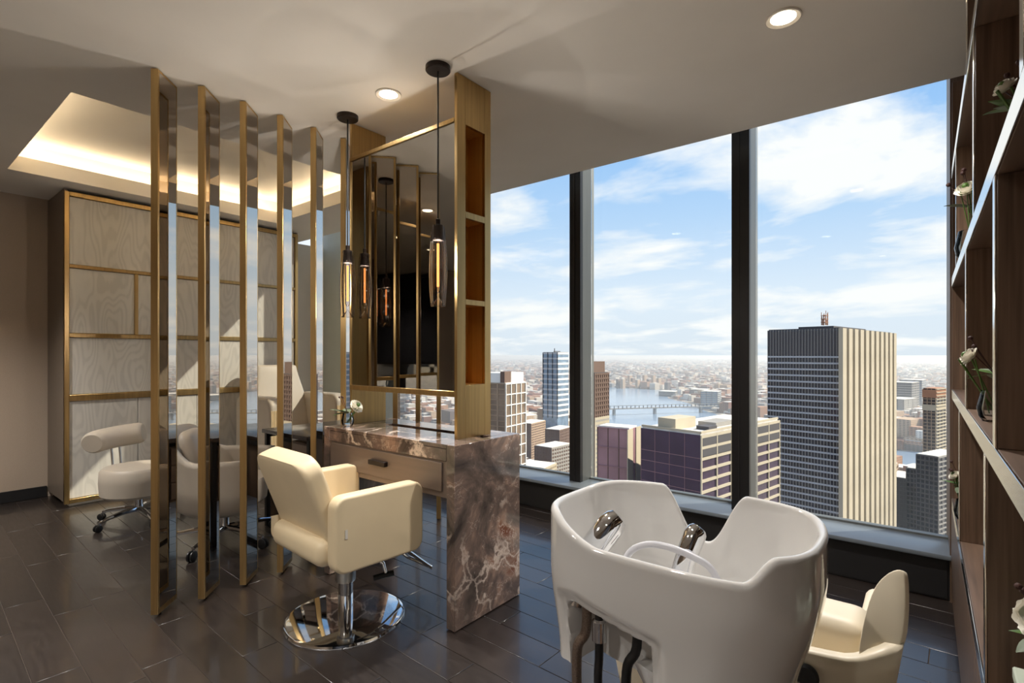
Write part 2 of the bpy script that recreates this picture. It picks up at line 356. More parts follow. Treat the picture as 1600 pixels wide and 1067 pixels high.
# ================================================================== CUPBOARD ON THE LEFT
XC = -5.78; cab = thing('wall_cupboard', 'tall limed wood cupboard in a brass frame against the left wall', 'cupboard', (XC, 1.12, 0))
def cb(name, y0, y1, z0, z1, x0, x1, m, parent=cab, bev=.003):
    return B(x0, x1, y0 - 1.12, y1 - 1.12, z0, z1).build(name, m, parent, bevel=bev, seg=1)
cb('side_panel', 1.12, 1.145, .05, CE - .01, XL - XC + .01, 0, CABSIDE); cb('side_panel', 3.215, 3.24, .05, CE - .01, XL - XC + .01, 0, CABSIDE)
cb('carcass', 1.146, 3.214, .02, CE - .02, XL - XC + .02, -.04, CABSIDE); cb('plinth', 1.16, 3.2, 0, .05, -.3, -.03, WALLW)
frame = cb('brass_frame', 1.12, 1.155, .03, 2.72, -.02, .012, BRASS)
cb('frame_stile', 3.205, 3.24, .03, 2.72, -.02, .012, BRASS, frame)
for z0, z1 in ((2.68, 2.72), (2.064, 2.094), (1.463, 1.5), (.912, .967), (.03, .068)):
    cb('frame_rail', 1.155, 3.205, z0, z1, -.02, .010, BRASS, frame)
def panels(z0, z1, ys, brass=()):
    for a, b_ in zip(ys[:-1], ys[1:]):
        cb('door_panel', a + .002, b_ - .002, z0 + .002, z1 - .002, -.035, -.006, LIMED)
    for y in brass: cb('frame_divider', y - .015, y + .015, z0, z1, -.02, .008, BRASS, frame)
panels(2.094, 2.68, [1.155, 2.18, 3.205]); panels(1.5, 2.064, [1.155, 1.643, 2.717, 3.205], (1.643, 2.717))
panels(.967, 1.463, [1.155, 2.18, 3.205]); panels(.068, .912, [1.155, 1.658, 2.162, 2.666, 3.205])

# ================================================================== SLAT SCREEN
SL = 'gold edged mirrored slats of the screen'
ords = ['nearest', 'second', 'third', 'fourth', 'fifth', 'sixth', 'seventh', 'eighth', 'ninth', 'farthest']
SW, ST = .178, .034
for k in range(10):
    lab = ('brass edged mirror slat of the tall screen, %s to the viewer' % ords[k]) if k == 0 else ('brass edged mirror slat, %s in the row counting from the viewer' % ords[k])
    if k == 9: lab = 'brass edged mirror slat at the window end of the screen'
    # local x runs along the wide face, local -y is the mirror face seen from the room
    s = thing('screen_slat', lab, 'screen slat', (-3.018, .935 + .2155 * k, 0), R(135), SL)
    zb, ztp = .018, CE - .006
    B(0, SW, -ST / 2 + .003, ST / 2 - .003, zb + .012, ztp - .012).build('core', BRASS_D, s)
    B(-.003, .012, -ST / 2, ST / 2, zb, ztp).build('brass_edge', BRASS, s, bevel=.001, seg=1)
    B(SW - .006, SW + .003, -ST / 2, ST / 2, zb, ztp).build('brass_edge', BRASS, s, bevel=.001, seg=1)
    for z0, z1 in ((zb, zb + .026), (ztp - .012, ztp)): B(.012, SW - .006, -ST / 2, ST / 2, z0, z1).build('end_rail', BRASS, s)
    for y0, y1 in ((-ST / 2 + .0005, -ST / 2 + .003), (ST / 2 - .003, ST / 2 - .0005)):
        B(.0125, SW - .0065, y0, y1, zb + .0265, ztp - .0125).build('mirror_face', BRONZE_MIRROR, s)
    MB().lathe([(.006, 0), (.006, zb)], 10, (.05, 0, 0)).build('foot_pin', HANDLE, s)
    MB().lathe([(.006, ztp), (.006, CE)], 10, (.05, 0, 0)).build('head_pin', HANDLE, s)
    if k > 0: s.rotation_euler = (0, 0, R(135))

# ================================================================== VANITY
DX0, DX1, DY0, DY1, DH = -2.845, -1.745, 1.765, 2.27, .885
dk = thing('vanity_desk', 'rust brown marble vanity desk with a drawer and waterfall end', 'desk', (DX1, DY0, 0))
def db(name, x0, x1, y0, y1, z0, z1, m, parent=dk, bev=.002, seg=1):
    return B(x0 - DX1, x1 - DX1, y0 - DY0, y1 - DY0, z0, z1).build(name, m, parent, bevel=bev, seg=seg)
db('end_panel', DX1 - .055, DX1, DY0, DY1, .004, DH, MARBLE)
db('end_panel', DX0, DX0 + .055, DY0, DY1, .004, DH, MARBLE)
db('desk_top', DX0 + .0555, DX1 - .0555, DY0, 2.03, DH - .02, DH, MARBLE); db('desk_top', DX0 + .0555, DX1 - .0555, 2.10, DY1, DH - .02, DH, MARBLE)
db('desk_top', DX0 + .0555, -2.62, 2.0301, 2.0999, DH - .02, DH, MARBLE)
db('front_apron', DX0 + .0555, DX1 - .0555, DY0, DY0 + .02, .805, DH - .0205, MARBLE)
db('tray_channel', -2.6199, DX1 - .0555, 2.0301, 2.0999, DH - .05, DH - .035, HANDLE)
dr = db('drawer_case', DX0 + .0555, DX1 - .0555, DY0 + .006, DY1 - .05, .625, .804, DRAWER)
db('drawer_front', DX0 + .085, DX1 - .085, DY0 - .004, DY0 + .005, .655, .795, DRAWER, dr)
db('drawer_handle', -2.375, -2.235, DY0 - .03, DY0 - .0045, .722, .748, HANDLE, dr, .003)
# mirror tower over the desk
FX = -1.86; mt = thing('vanity_mirror', 'tall grey vanity mirror between two brass fins above the marble desk', 'mirror', (FX, 1.915, DH))
def tb(name, x0, x1, y0, y1, z0, z1, m, parent=mt, bev=.0015):
    return B(x0 - FX, x1 - FX, y0 - 1.915, y1 - 1.915, z0 - DH, z1 - DH).build(name, m, parent, bevel=bev, seg=1)
f1 = MB()
def fb(*a): f1.box(a[0] - FX, a[1] - FX, a[2] - 1.915, a[3] - 1.915, a[4] - DH, a[5] - DH)
fb(FX - .02, FX, 1.900, 1.962, DH, CE - .003); fb(FX - .02, FX, 2.112, 2.16, DH, CE - .003)
for z0, z1 in ((DH, 1.160), (1.575, 1.603), (2.022, 2.056), (2.503, CE - .003)): fb(FX - .02, FX, 1.9621, 2.1119, z0, z1)
fin = f1.build('niche_fin', BRASS, mt, bevel=.001, seg=1)
for z0, z1 in ((1.160, 1.575), (1.603, 2.022), (2.056, 2.503)):   # three open niches let into the fin
    f1 = MB(); e_ = .006
    fb(FX - .13, FX - .0201, 1.9621 - e_, 1.962, z0 - e_, z1 + e_); fb(FX - .13, FX - .0201, 2.112, 2.112 + e_, z0 - e_, z1 + e_); fb(FX - .13, FX - .124, 1.962, 2.112, z0, z1)
    fb(FX - .13, FX - .0201, 1.962, 2.112, z0 - e_, z0); fb(FX - .13, FX - .0201, 1.962, 2.112, z1, z1 + e_)
    f1.build('niche', NICHE, mt)
tb('plain_fin', -2.802, -2.782, 1.915, 2.175, DH, CE - .003, BRASS)
tb('mirror_glass', -2.770, FX - .021, 1.906, 1.911, 1.131, 2.502, GREY_MIRROR, bev=0)
tb('mirror_backing', -2.770, FX - .021, 1.9115, 1.928, 1.115, 2.515, BRASS_D)
tb('mirror_rail', -2.782, FX - .0205, 1.898, 1.9113, 2.503, 2.525, BRASS); tb('mirror_rail', -2.782, FX - .0205, 1.898, 1.9113, 1.10, 1.130, BRASS)
tb('mirror_stile', -2.782, -2.771, 1.898, 1.9113, 1.1305, 2.5025, BRASS)

# pendants
def pendant(x, y, z0, z1, lab):
    t = thing('pendant_lamp', lab, 'pendant lamp', (x, y, CE), 0, 'glass pendant lamps before the vanity mirror')
    MB().lathe([(.001, 0), (.062, 0), (.062, -.02), (.058, -.024), (.001, -.024)], 28).build('canopy', HANDLE, t, smooth=True)
    a, b_ = z0 - CE, z1 - CE
    MB().tube([(0, 0, -.02), (0, 0, b_ + .03)], .0045, 8).build('cord', BLACKP, t)
    sk = MB().lathe([(.001, b_ + .035), (.012, b_ + .03), (.012, b_ + .004), (.026, b_), (.026, b_ - .075), (.001, b_ - .078)], 20).build('socket', HANDLE, t, smooth=True)
    h = b_ - a; n = 10
    def prof(s_): return [(r * s_, z) for r, z in ((.030, b_ - .002), (.037, b_ - .06), (.044, b_ - .16), (.0455, b_ - .24), (.042, a + .08), (.035, a + .002))]
    def ring(r, z): return [(r * (1 + .05 * math.cos(n * q)) * math.cos(q), r * (1 + .05 * math.cos(n * q)) * math.sin(q), z) for q in [2 * math.pi * i / 60 for i in range(60)]]
    MB().rings([ring(r, z) for r, z in prof(1)], cap0=False, cap1=False).build('glass_shade', PENDG, t, smooth=True)
    MB().rings([ring(r, z) for r, z in prof(.78)], cap0=False, cap1=False).build('inner_glass', PENDG, t, smooth=True)
    MB().lathe([(.001, a + .002), (.034, a + .003), (.030, a + .012), (.001, a + .05)], 20).build('glass_foot', PENDG, t, smooth=True)
    bl = MB().lathe([(.010, b_ - .08), (.015, b_ - .095), (.015, a + .085), (.006, a + .07), (.001, a + .068)], 16).build('bulb', PENDG, t, smooth=True)
    MB().lathe([(.006, b_ - .09), (.006, a + .10)], 10).build('filament', FILAM, bl)
    for q in range(6):   # the glowing length of the filament
        d = bpy.data.lights.new('pendant_glow', 'POINT'); d.energy = 1.75; d.shadow_soft_size = 0; d.color = (1, .955, .89)
        o = bpy.data.objects.new('pendant_glow', d); COL.objects.link(o); o.parent = t; o.location = (.0112 * math.cos(q * 2.4), .0112 * math.sin(q * 2.4), a + .09 + (b_ - a - .19) * q / 5)
pendant(-1.905, 1.81, 1.555, 1.96, 'smoked glass pendant lamp hanging before the mirror beside the niche fin')
pendant(-2.722, 1.845, 1.537, 1.94, 'smoked glass pendant lamp hanging between the plain brass fin and the slats')

# downlights
def downlight(x, y, lab, power=115):
    t = thing('recessed_downlight', lab, 'downlight', (x, y, CE), 0, 'recessed ceiling downlights')
    MB().lathe([(.070, -.0005), (.070, -.007), (.066, -.009), (.050, -.003), (.050, -.0005)], 36).build('trim_ring', WALLW, t, smooth=True)
    MB().lathe([(.001, -.003), (.049, -.003), (.049, -.0008), (.001, -.0008)], 30).build('lens', LAMP, t)
    d = bpy.data.lights.new('downlight_beam', 'SPOT'); d.energy = power; d.spot_size = R(120); d.spot_blend = .8; d.shadow_soft_size = .05; d.color = (1, .955, .90)
    o = bpy.data.objects.new('downlight_beam', d); COL.objects.link(o); o.parent = t; o.location = (0, 0, -.02)
downlight(-2.318, 1.83, 'round recessed ceiling downlight above the vanity mirror')
downlight(-.475, 2.455, 'round recessed ceiling downlight near the window, above the wash basin')
for x, y, pw_ in ((-.95, .55, 40), (-2.32, -.6, 130), (-.5, -1.4, 150), (-4.9, -.15, 170)): downlight(x, y, 'unseen recessed downlight added behind the viewer to brighten the room', pw_)  # added out of view to lift the interior brightness

# ================================================================== STYLING CHAIR
ch = thing('styling_chair', 'cream leather salon chair on a round chrome base at the vanity', 'chair', (-2.275, 1.53, 0), R(-4))
MB().lathe([(.001, 0), (.288, 0), (.29, .006), (.286, .014), (.27, .018), (.06, .022), (.001, .022)], 72).build('base_disc', CHROME, ch, smooth=True)
colm = MB().lathe([(.036, .02), (.036, .25)], 28).build('column', CHROME, ch, smooth=True)
MB().lathe([(.048, .19), (.050, .195), (.050, .37), (.03, .37)], 28).build('sleeve', STEEL, colm, smooth=True)
B(-.16, .16, -.16, .16, .355, .378).build('seat_plate', BLACKP, ch, bevel=.006)
B(-.247, .247, -.27, .25, .378, .505).build('seat', LEATHER, ch, bevel=.05, seg=5)
for sx in (-1, 1):
    pts = [(sx * .25, y, z) for y, z in rrect(-.235, .235, .365, .70, .055)]
    if sx < 0: pts = pts[::-1]
    MB().prism(pts, (sx * .075, 0, 0)).build('armrest', LEATHER, ch, bevel=.014, seg=4)
rings = []
for q in (0, .03, .3, .6, .8, .85, .9, .94, .97, .99, 1):
    yy = -.175 - .135 * q; zz = .50 + .36 * q; t9 = max(0, (q - .8) / .2); w = .252 - .085 * (1 - math.sqrt(max(0, 1 - t9 * t9))); th = .042
    rings.append([(x, yy + y2, zz + y2 * .35) for x, y2 in rrect(-w, w, -th, th, .022, 4)])
MB().rings(rings).build('backrest', LEATHER, ch, bevel=.012, seg=3, smooth=True, angle=55)
br = B(-.243, -.236, -.27, -.20, .52, .64).build('back_bracket', HANDLE, ch, bevel=.003)
for z in (.55, .61): MB().lathe([(.006, 0), (.006, .006)], 10, (-.249, -.235, z), (1, 0, 0)).build('bolt', CHROME, br)
B(.326, .328, -.19, -.178, .52, .56).build('fabric_tag', WALLW, ch)
MB().tube(crom([(-.06, .12, .36), (-.06, .24, .33), (-.10, .44, .16), (-.095, .46, .145), (.095, .46, .145), (.10, .44, .16), (.06, .24, .33), (.06, .12, .36)], 4), .010, 10).build('footrest', CHROME, ch, smooth=True)
B(-.035, .035, .22, .29, .285, .30).build('footrest_plate', CHROME, ch, bevel=.004)
pd = MB().tube([(.03, .02, .345), (.09, .06, .335), (.165, .11, .285), (.18, .115, .235)], .009, 10).build('pump_lever', CHROME, ch, smooth=True)
MB().tube([(.195, .15, .235), (.155, .06, .225)], .014, 12).build('lever_grip', BLACKP, pd, smooth=True)

# ================================================================== STOOL
st = thing('rolling_stool', 'round stone leather stool with a roll backrest and chrome star base', 'stool', (-4.90, 1.41, 0), R(12))
MB().lathe([(.001, .215), (.23, .215), (.25, .235), (.256, .33), (.252, .41), (.23, .435), (.15, .443), (.001, .445)], 48).build('seat', LEATHER_G, st, smooth=True)
MB().lathe([(.03, .075), (.03, .215)], 20).build('column', CHROME, st, smooth=True)
def star_base(parent, n, r, a0, hz=.075, cr=.026):
    for k in range(n):
        a = a0 + 2 * math.pi * k / n; ca, sa = math.cos(a), math.sin(a)
        l = MB().tube([(0.02 * ca, .02 * sa, hz + .02), (.12 * ca, .12 * sa, hz + .02), (.24 * ca * r / .3, .24 * sa * r / .3, hz + .005), (r * ca, r * sa, 2 * cr + .012)], .017, 8, [1.2, 1.1, .85, .7]).build('base_leg', CHROME, parent, smooth=True)
        MB().tube([(r * ca, r * sa, 2 * cr + .015), (r * ca, r * sa, cr)], .008, 8).build('caster_stem', CHROME, l)
        for s_ in (-1, 1):
            cxx, cyy = r * ca - s_ * .012 * sa, r * sa + s_ * .012 * ca
            MB().lathe([(.001, -.008), (cr * .8, -.008), (cr, -.004), (cr, .004), (cr * .8, .008), (.001, .008)], 18, (cxx + .012 * ca, cyy + .012 * sa, cr), (-sa, ca, 0)).build('caster_wheel', BLACKP, l, smooth=True)
star_base(st, 5, .29, R(225 - 20))
arc = [(-.30 - .05 * math.cos(q * 1.9), .20 * math.sin(q * 1.25), .635 + .02 * q) for q in [(-1 + 2 * i / 14) for i in range(15)]]
MB().tube(arc, .088, 20, [.80, .96] + [1] * 11 + [.96, .80]).build('backrest', LEATHER_G, st, smooth=True)
MB().tube([(-.20, -.03, .24), (-.285, -.03, .27), (-.30, -.03, .34), (-.34, -.03, .60)], .009, 10).build('back_rod', CHROME, st, smooth=True)
MB().tube([(-.20, .03, .24), (-.285, .03, .27), (-.30, .03, .34), (-.34, .03, .60)], .009, 10).build('back_rod', CHROME, st, smooth=True)

# ================================================================== TUB CHAIR
tbx = thing('tub_chair', 'stone leather tub armchair on casters behind the slat screen', 'chair', (-3.86, 1.62, 0), R(-38))   # faces local +y
def tub(u, v):
    a = R(-90) + (u - .5) * R(270); e = abs(u - .5) * 2
    top = .81 - .19 * smooth(.30, .60, e); z = .25 + (top - .25) * v
    rr = (.20 + .125 * min(1, v * 2.6) ** .5) * (1 + .05 * v)
    ca, sa = math.cos(a), math.sin(a); k = (abs(ca) ** 2.6 + abs(sa) ** 2.6) ** (-1 / 2.6)
    return (rr * k * ca, rr * k * sa - (.03 * v if sa < 0 else 0), z)
MB().grid(41, 13, tub).build('shell', LEATHER_G, tbx, smooth=True, solid=.045)
MB().lathe([(.001, .25), (.20, .25), (.27, .30), (.285, .42), (.27, .455), (.001, .47)], 40).build('seat_cushion', LEATHER_G, tbx, smooth=True)
MB().lathe([(.03, .1), (.03, .25)], 20).build('column', CHROME, tbx, smooth=True); MB().lathe([(.001, .235), (.14, .235), (.14, .249), (.001, .249)], 24).build('seat_plate', BLACKP, tbx)
star_base(tbx, 5, .34, R(200), .085, .034)
pw = thing('back_cushion', 'small stone leather cushion resting in the tub armchair', 'cushion', (-3.96, 1.49, .48), R(-38))
def pil(u, v):
    a, b_ = 2 * math.pi * u, math.pi * (v - .5); cu = lambda x, e: math.copysign(abs(x) ** e, x)
    return (.19 * cu(math.cos(b_), .5) * cu(math.cos(a), .5), .06 * cu(math.sin(b_), .9) - .05 * cu(math.cos(b_), .5) * cu(math.sin(a), .5), .16 + .16 * cu(math.cos(b_), .5) * cu(math.sin(a), .5))
MB().grid(33, 15, pil).build('cover', LEATHER_G, pw, smooth=True)

# ================================================================== MANICURE TABLE
tbl = thing('manicure_table', 'dark topped manicure table on a black frame behind the screen', 'table', (-3.68, 2.2, 0), R(0))
B(-.32, .32, -.25, .55, .715, .745).build('table_top', TABLETOP, tbl, bevel=.004, seg=2)
for x in (-.30, .30):
    q = MB(); q.box(x - .015, x + .015, -.23, -.20, 0, .714); q.box(x - .015, x + .015, .50, .53, 0, .714); q.box(x - .015, x + .015, -.1999, .4999, 0, .03); q.box(x - .015, x + .015, -.1999, .4999, .684, .714)
    q.build('side_frame', BLACKP, tbl)
B(.02, .28, -.20, .48, .30, .683).build('drawer_unit', DRAWER, tbl, bevel=.003); 
for z in (.32, .44, .56): B(.03, .27, -.212, -.2005, z, z + .112).build('drawer_front', DRAWER, tbl, bevel=.003)

# ================================================================== PEDICURE THRONE
th_ = thing('pedicure_chair', 'high backed stone leather pedicure chair beside the cupboard', 'chair', (-5.22, 2.86, 0), R(-90))  # faces local +y = world +x
B(-.33, .33, -.30, .38, .02, .38).build('base_box', RIBM, th_, bevel=.01)
B(-.26, .26, -.24, .40, .381, .52).build('seat', LEATHER_G, th_, bevel=.05, seg=4)
rings = []
for v in range(11):
    q = v / 10; yy = -.18 - .20 * q; zz = .42 + .78 * q; w = .30 - .06 * smooth(.5, 1, q)
    rings.append([(x, yy + y2, zz) for x, y2 in rrect(-w, w, -.08, .08, .06, 4)])
MB().rings(rings).build('backrest', LEATHER_G, th_, bevel=.03, seg=3, smooth=True, angle=60)
for sx in (-1, 1):
    pts = [(sx * .27, y, z) for y, z in rrect(-.32, .40, .10, .90, .10)]
    arm = MB().prism(pts, (sx * .16, 0, 0)).build('armrest', LEATHER_G, th_, bevel=.03, seg=4)
    for k in range(9): MB().lathe([(.007, .12), (.007, .78)], 8, (sx * (.285 + k * .0165), .402, 0)).build('rib', RIBM, arm)

# ================================================================== WASH BASIN
BX, BY = -.455, 1.25
bs = thing('wash_basin', 'large glossy white ceramic hair wash basin with a neck notch', 'basin', (BX, BY, 0))
AX, AY = .292, .222; NU = 264
def outl(a, e=2.9):
    ca, sa = math.cos(a), math.sin(a); k = (abs(ca) ** e + abs(sa) ** e) ** (-1 / e); return k * ca * (1.13 if ca < 0 else 1.0), k * sa
def rimz(a):
    x, y = outl(a); X = x * AX
    side = .935
    z = side
    if y < 0: z = side - .052 * (smooth(.245, .185, X) if X > 0 else smooth(.33, .12, -X)) * smooth(-.6, -.85, y)
    if y > 0: z = side + .012 * smooth(.2, .8, y); d = abs(X + .028); z -= (z - .805) * (1 - smooth(.012, .12, d)) * smooth(.6, .8, y)
    return z
def rec(X, z, g=0.0, w=.03):   # recess for the hoses in the front wall
    top = .772 - .16 * (X + .22) - .8 * max(0, -.19 - X) ** 1.2
    return smooth(-.265 + g, -.265 + g + w, X) * (1 - smooth(.035 - g - w, .035 - g, X)) * (1 - smooth(top - g - w, top - g, z))
rings = []
prof = []
# outer wall from bottom to rim, over the rim, inside down to the bowl floor
for q in range(56): prof.append(('o', q / 55))
for q in range(5): prof.append(('r', (q + 1) / 6))
for q in range(16): prof.append(('i', q / 15))
for kind, q in prof:
    ring = []
    for i in range(NU):
        a = 2 * math.pi * i / NU; ox, oy = outl(a); zr = rimz(a)
        if kind == 'o':
            z = .56 + (zr - .012 - .56) * q; hq = (z - .56) / .37
            s_ = .80 + .20 * smooth(0, .75, hq) ; sx = s_ if ox > 0 else .93 + .07 * smooth(0, .6, hq)
            x, y = ox * AX * sx, oy * AY * (s_ if oy > 0 else .92 + .08 * smooth(0, .7, hq))
            if oy < -.4: y += .014 * rec(x, z) + .11 * rec(x, z, .035, .022)
            ring.append((x, y, z))
        elif kind == 'r':
            ang = math.pi * q; ins = .009 * (1 - math.cos(ang)); z = zr - .012 + .011 * math.sin(ang)
            ring.append((ox * (AX - ins), oy * (AY - ins), z))
        else:
            z0 = zr - .012; zf = .70; z = z0 + (zf - z0) * smooth(0, 1, q) if q < 1 else zf
            sh = 1 - .12 * q if q < .7 else (1 - .084) * math.cos((q - .7) / .3 * math.pi / 2 * .97)
            ring.append((ox * (AX - .018) * sh, oy * (AY - .018) * sh - .0 * q, zf + (z0 - zf) * (1 - min(1, q / .8)) ** 1.0 if q < .8 else zf - .01 * (q - .8)))
    rings.append(ring)
MB().rings(rings, cap0=False).build('bowl', CERAMIC, bs, smooth=True, angle=70)
MB().lathe([(.15, .0), (.15, .03), (.12, .06), (.11, .50), (.16, .60), (.05, .60)], 40, (0, .03, 0)).build('pedestal', CERAMIC, bs, smooth=True)
MB().tube([(-.235, -.125, .70), (-.218, -.11, .78), (-.196, -.09, .84), (-.170, -.066, .885), (-.158, -.055, .90), (-.152, -.049, .907), (-.150, -.047, .909)], .034, 20, [1, 1, 1, 1.02, .92, .7, .2]).build('mixer_tap', CHROME, bs, smooth=True)
MB().tube([(.0, -.115, .70), (.014, -.095, .79), (.028, -.072, .86), (.040, -.054, .905), (.044, -.047, .915), (.0465, -.043, .920), (.0475, -.0415, .922)], .0225, 20, [.95, 1, 1.05, 1.1, 1, .75, .2]).build('hand_shower', CHROME, bs, smooth=True)
MB().tube(crom([(-.11, -.125, .78), (-.09, -.13, .85), (-.05, -.135, .885), (.0, -.135, .895), (.06, -.13, .885), (.105, -.125, .86), (.13, -.12, .78)], 5), .0075, 12).build('shower_hose', WHITEH, bs, smooth=True)
MB().lathe([(.001, .7), (.03, .7), (.03, .704), (.001, .704)], 20, (0, .03, 0)).build('drain', CHROME, bs)
for k, (x, z1, r_, m_) in enumerate(((-.185, .80, .012, HOSEM), (-.150, .79, .010, BLACKP), (-.055, .78, .011, BLACKP))):
    y_ = -.155
    pts = [(x, y_, z1), (x, y_, .66), (x - .02, y_ - .01, .60), (x - .025, y_ + .02, .40), (x + .02, y_ + .08, .1)] if k != 1 else [(x, y_, z1), (x, y_, .62), (x, y_, .5), (x, y_ + .08, .1)]
    MB().tube(crom(pts, 6), r_, 12).build('supply_hose', m_, bs, smooth=True)
    if k: MB().lathe([(.010, .0), (.017, .004), (.017, .05 if k == 1 else .03), (.012, .055)], 14, (x, y_, .64 if k == 1 else .72)).build('hose_coupling', CHROME, bs, smooth=True)
# wash chair joined behind the basin
wc = thing('wash_chair', 'ivory leather reclining wash chair behind the white basin', 'chair', (BX, 1.78, 0))
def wing(sx):
    o = MB()
    P_ = [(.328, -.273, .585), (.335, -.222, .665), (.351, -.167, .722), (.375, -.122, .751), (.401, -.093, .760), (.412, -.10, .742), (.414, -.157, .672), (.406, -.20, .615), (.38, -.229, .590), (.356, -.253, .582)]
    P_ = crom([(sx * x, y, z) for x, y, z in P_], 4, True)
    if sx < 0: P_ = P_[::-1]
    return o.prism(P_, (sx * .008, .034, -.012)).build('arm_wing', LEATHER_W, wc, bevel=.006, seg=3)
wing(1); wing(-1)
def shell(u, v):   # outer tub from the near edge of one arm round the back to the other
    a = R(180) * u; x = -.40 * math.cos(a); k = math.sin(a) ** .45
    z1 = .585 + (.03 * smooth(.75, 1, abs(x) / .40)); return (x * (1 - .14 * (1 - v)), -.12 - .20 * k + .05 * (1 - v), .22 + (z1 - .22) * v)
MB().grid(41, 8, shell).build('outer_shell', LEATHER_W, wc, smooth=True, solid=.03)
B(-.27, .27, -.20, .32, .36, .47).build('seat', LEATHER_W, wc, bevel=.05, seg=4)
B(-.345, .345, -.19, -.02, .40, .625).build('back_cushion', LEATHER_W, wc, bevel=.045, seg=5)
for sx in (-1, 1): B(min(sx * .30, sx * .37), max(sx * .30, sx * .37), -.05, .30, .30, .56).build('armrest', LEATHER_W, wc, bevel=.03, seg=4)
B(-.2, .2, -.15, .25, 0, .22).build('base', BLACKP, wc, bevel=.01)
kn = MB().lathe([(.001, 0), (.026, 0), (.028, -.008), (.022, -.014), (.001, -.014)], 24, (.225, -.318, .53), (0, 1, 0)).build('recline_knob', BLACKP, wc, smooth=True)

# ================================================================== BOOKCASE
KX = .105; KD = .35
bc = thing('bookcase', 'dark oak open bookcase with pale metal edges along the right wall', 'bookcase', (KX, 3.6, 0))
def kb(name, x0, x1, y0, y1, z0, z1, m, parent=bc): return B(x0 - KX, x1 - KX, y0 - 3.6, y1 - 3.6, z0, z1).build(name, m, parent, bevel=.001, seg=1)
KY0, KY1 = .25, 3.60; sh = [(.52, .565), (1.09, 1.135), (1.67, 1.715), (2.24, 2.285)]
kb('back_panel', KX + KD - .012, KX + KD, KY0, KY1, 0, CE - .004, DWOOD)
kb('end_panel', KX + .003, KX + KD - .0125, KY1 - .02, KY1, .5651, CE - .004, DWOOD); kb('end_panel', KX + .003, KX + KD - .0125, KY0, KY0 + .03, .5651, CE - .004, DWOOD)
for z0, z1 in sh:
    s_ = kb('shelf', KX + .004, KX + KD - .0125, KY0 + .031, KY1 - .021, z0, z1, DWOODH); kb('edge_strip', KX, KX + .0038, KY0, KY1, z0, z1, EDGE, s_)
rows = [(.565, 1.09, (2.77, 1.596, .75)), (1.135, 1.67, (2.324, 1.384, .6)), (1.715, 2.24, (3.06, 1.962, 1.0)), (2.285, CE - .004, (2.289, 1.2))]
for z0, z1, ys in rows:
    for y in ys:
        s_ = kb('divider', KX + .004, KX + KD - .0125, y, y + .04, z0 + .0005, z1 - .0005, DWOOD); kb('edge_strip', KX, KX + .0038, y, y + .04, z0 + .0005, z1 - .0005, EDGE, s_)
ys = [KY0, 1.08, 1.92, 2.76, KY1]
for a, b_ in zip(ys[:-1], ys[1:]): kb('base_door', KX, KX + .02, a + .002, b_ - .002, .06, .518, EDGE if False else DWOOD)
kb('plinth', KX + .04, KX + .06, KY0, KY1, 0, .059, DARKB)

# vases with flowers
def flower(mb, c, r, d):
    q = Vector(d).to_track_quat('Z', 'Y')
    for ly, (n, rr, op) in enumerate(((4, .50, .25), (5, .66, .45), (6, .82, .7), (7, 1.0, 1.0))):
        for k in range(n):
            a0 = 2 * math.pi * k / n + ly * .55; half = math.pi / n * 1.45
            def pt(u, v):   # a cupped petal: a patch of a sphere, opening outward at the lip
                e = v * (1.9 - .25 * ly); w = half * math.sin(math.pi * min(1, .18 + .74 * v)) ** .5
                a = a0 + (2 * u - 1) * w; rad = r * rr * (math.sin(min(e, 1.75)) * (1 + .16 * op * v * v) + .04 * math.sin(9 * u + k))
                z = -r * rr * math.cos(e) * (1.0 - .25 * op) + r * .25 - r * .10 * op * v - r * .05 * (2 * u - 1) ** 2
                return tuple(Vector(c) + q @ Vector((rad * math.cos(a), rad * math.sin(a), z)))
            mb.grid(7, 8, pt)
def leaf(mb, c, d, l, w):
    d = Vector(d).normalized(); s_ = d.cross(Vector((0, 0, 1))).normalized(); n_ = s_.cross(d)
    mb.grid(5, 8, lambda u, v: tuple(Vector(c) + d * l * v + s_ * (u - .5) * w * math.sin(math.pi * (.08 + .9 * v)) + n_ * (-.25 * l * v * v + .08 * w * abs(u - .5))))
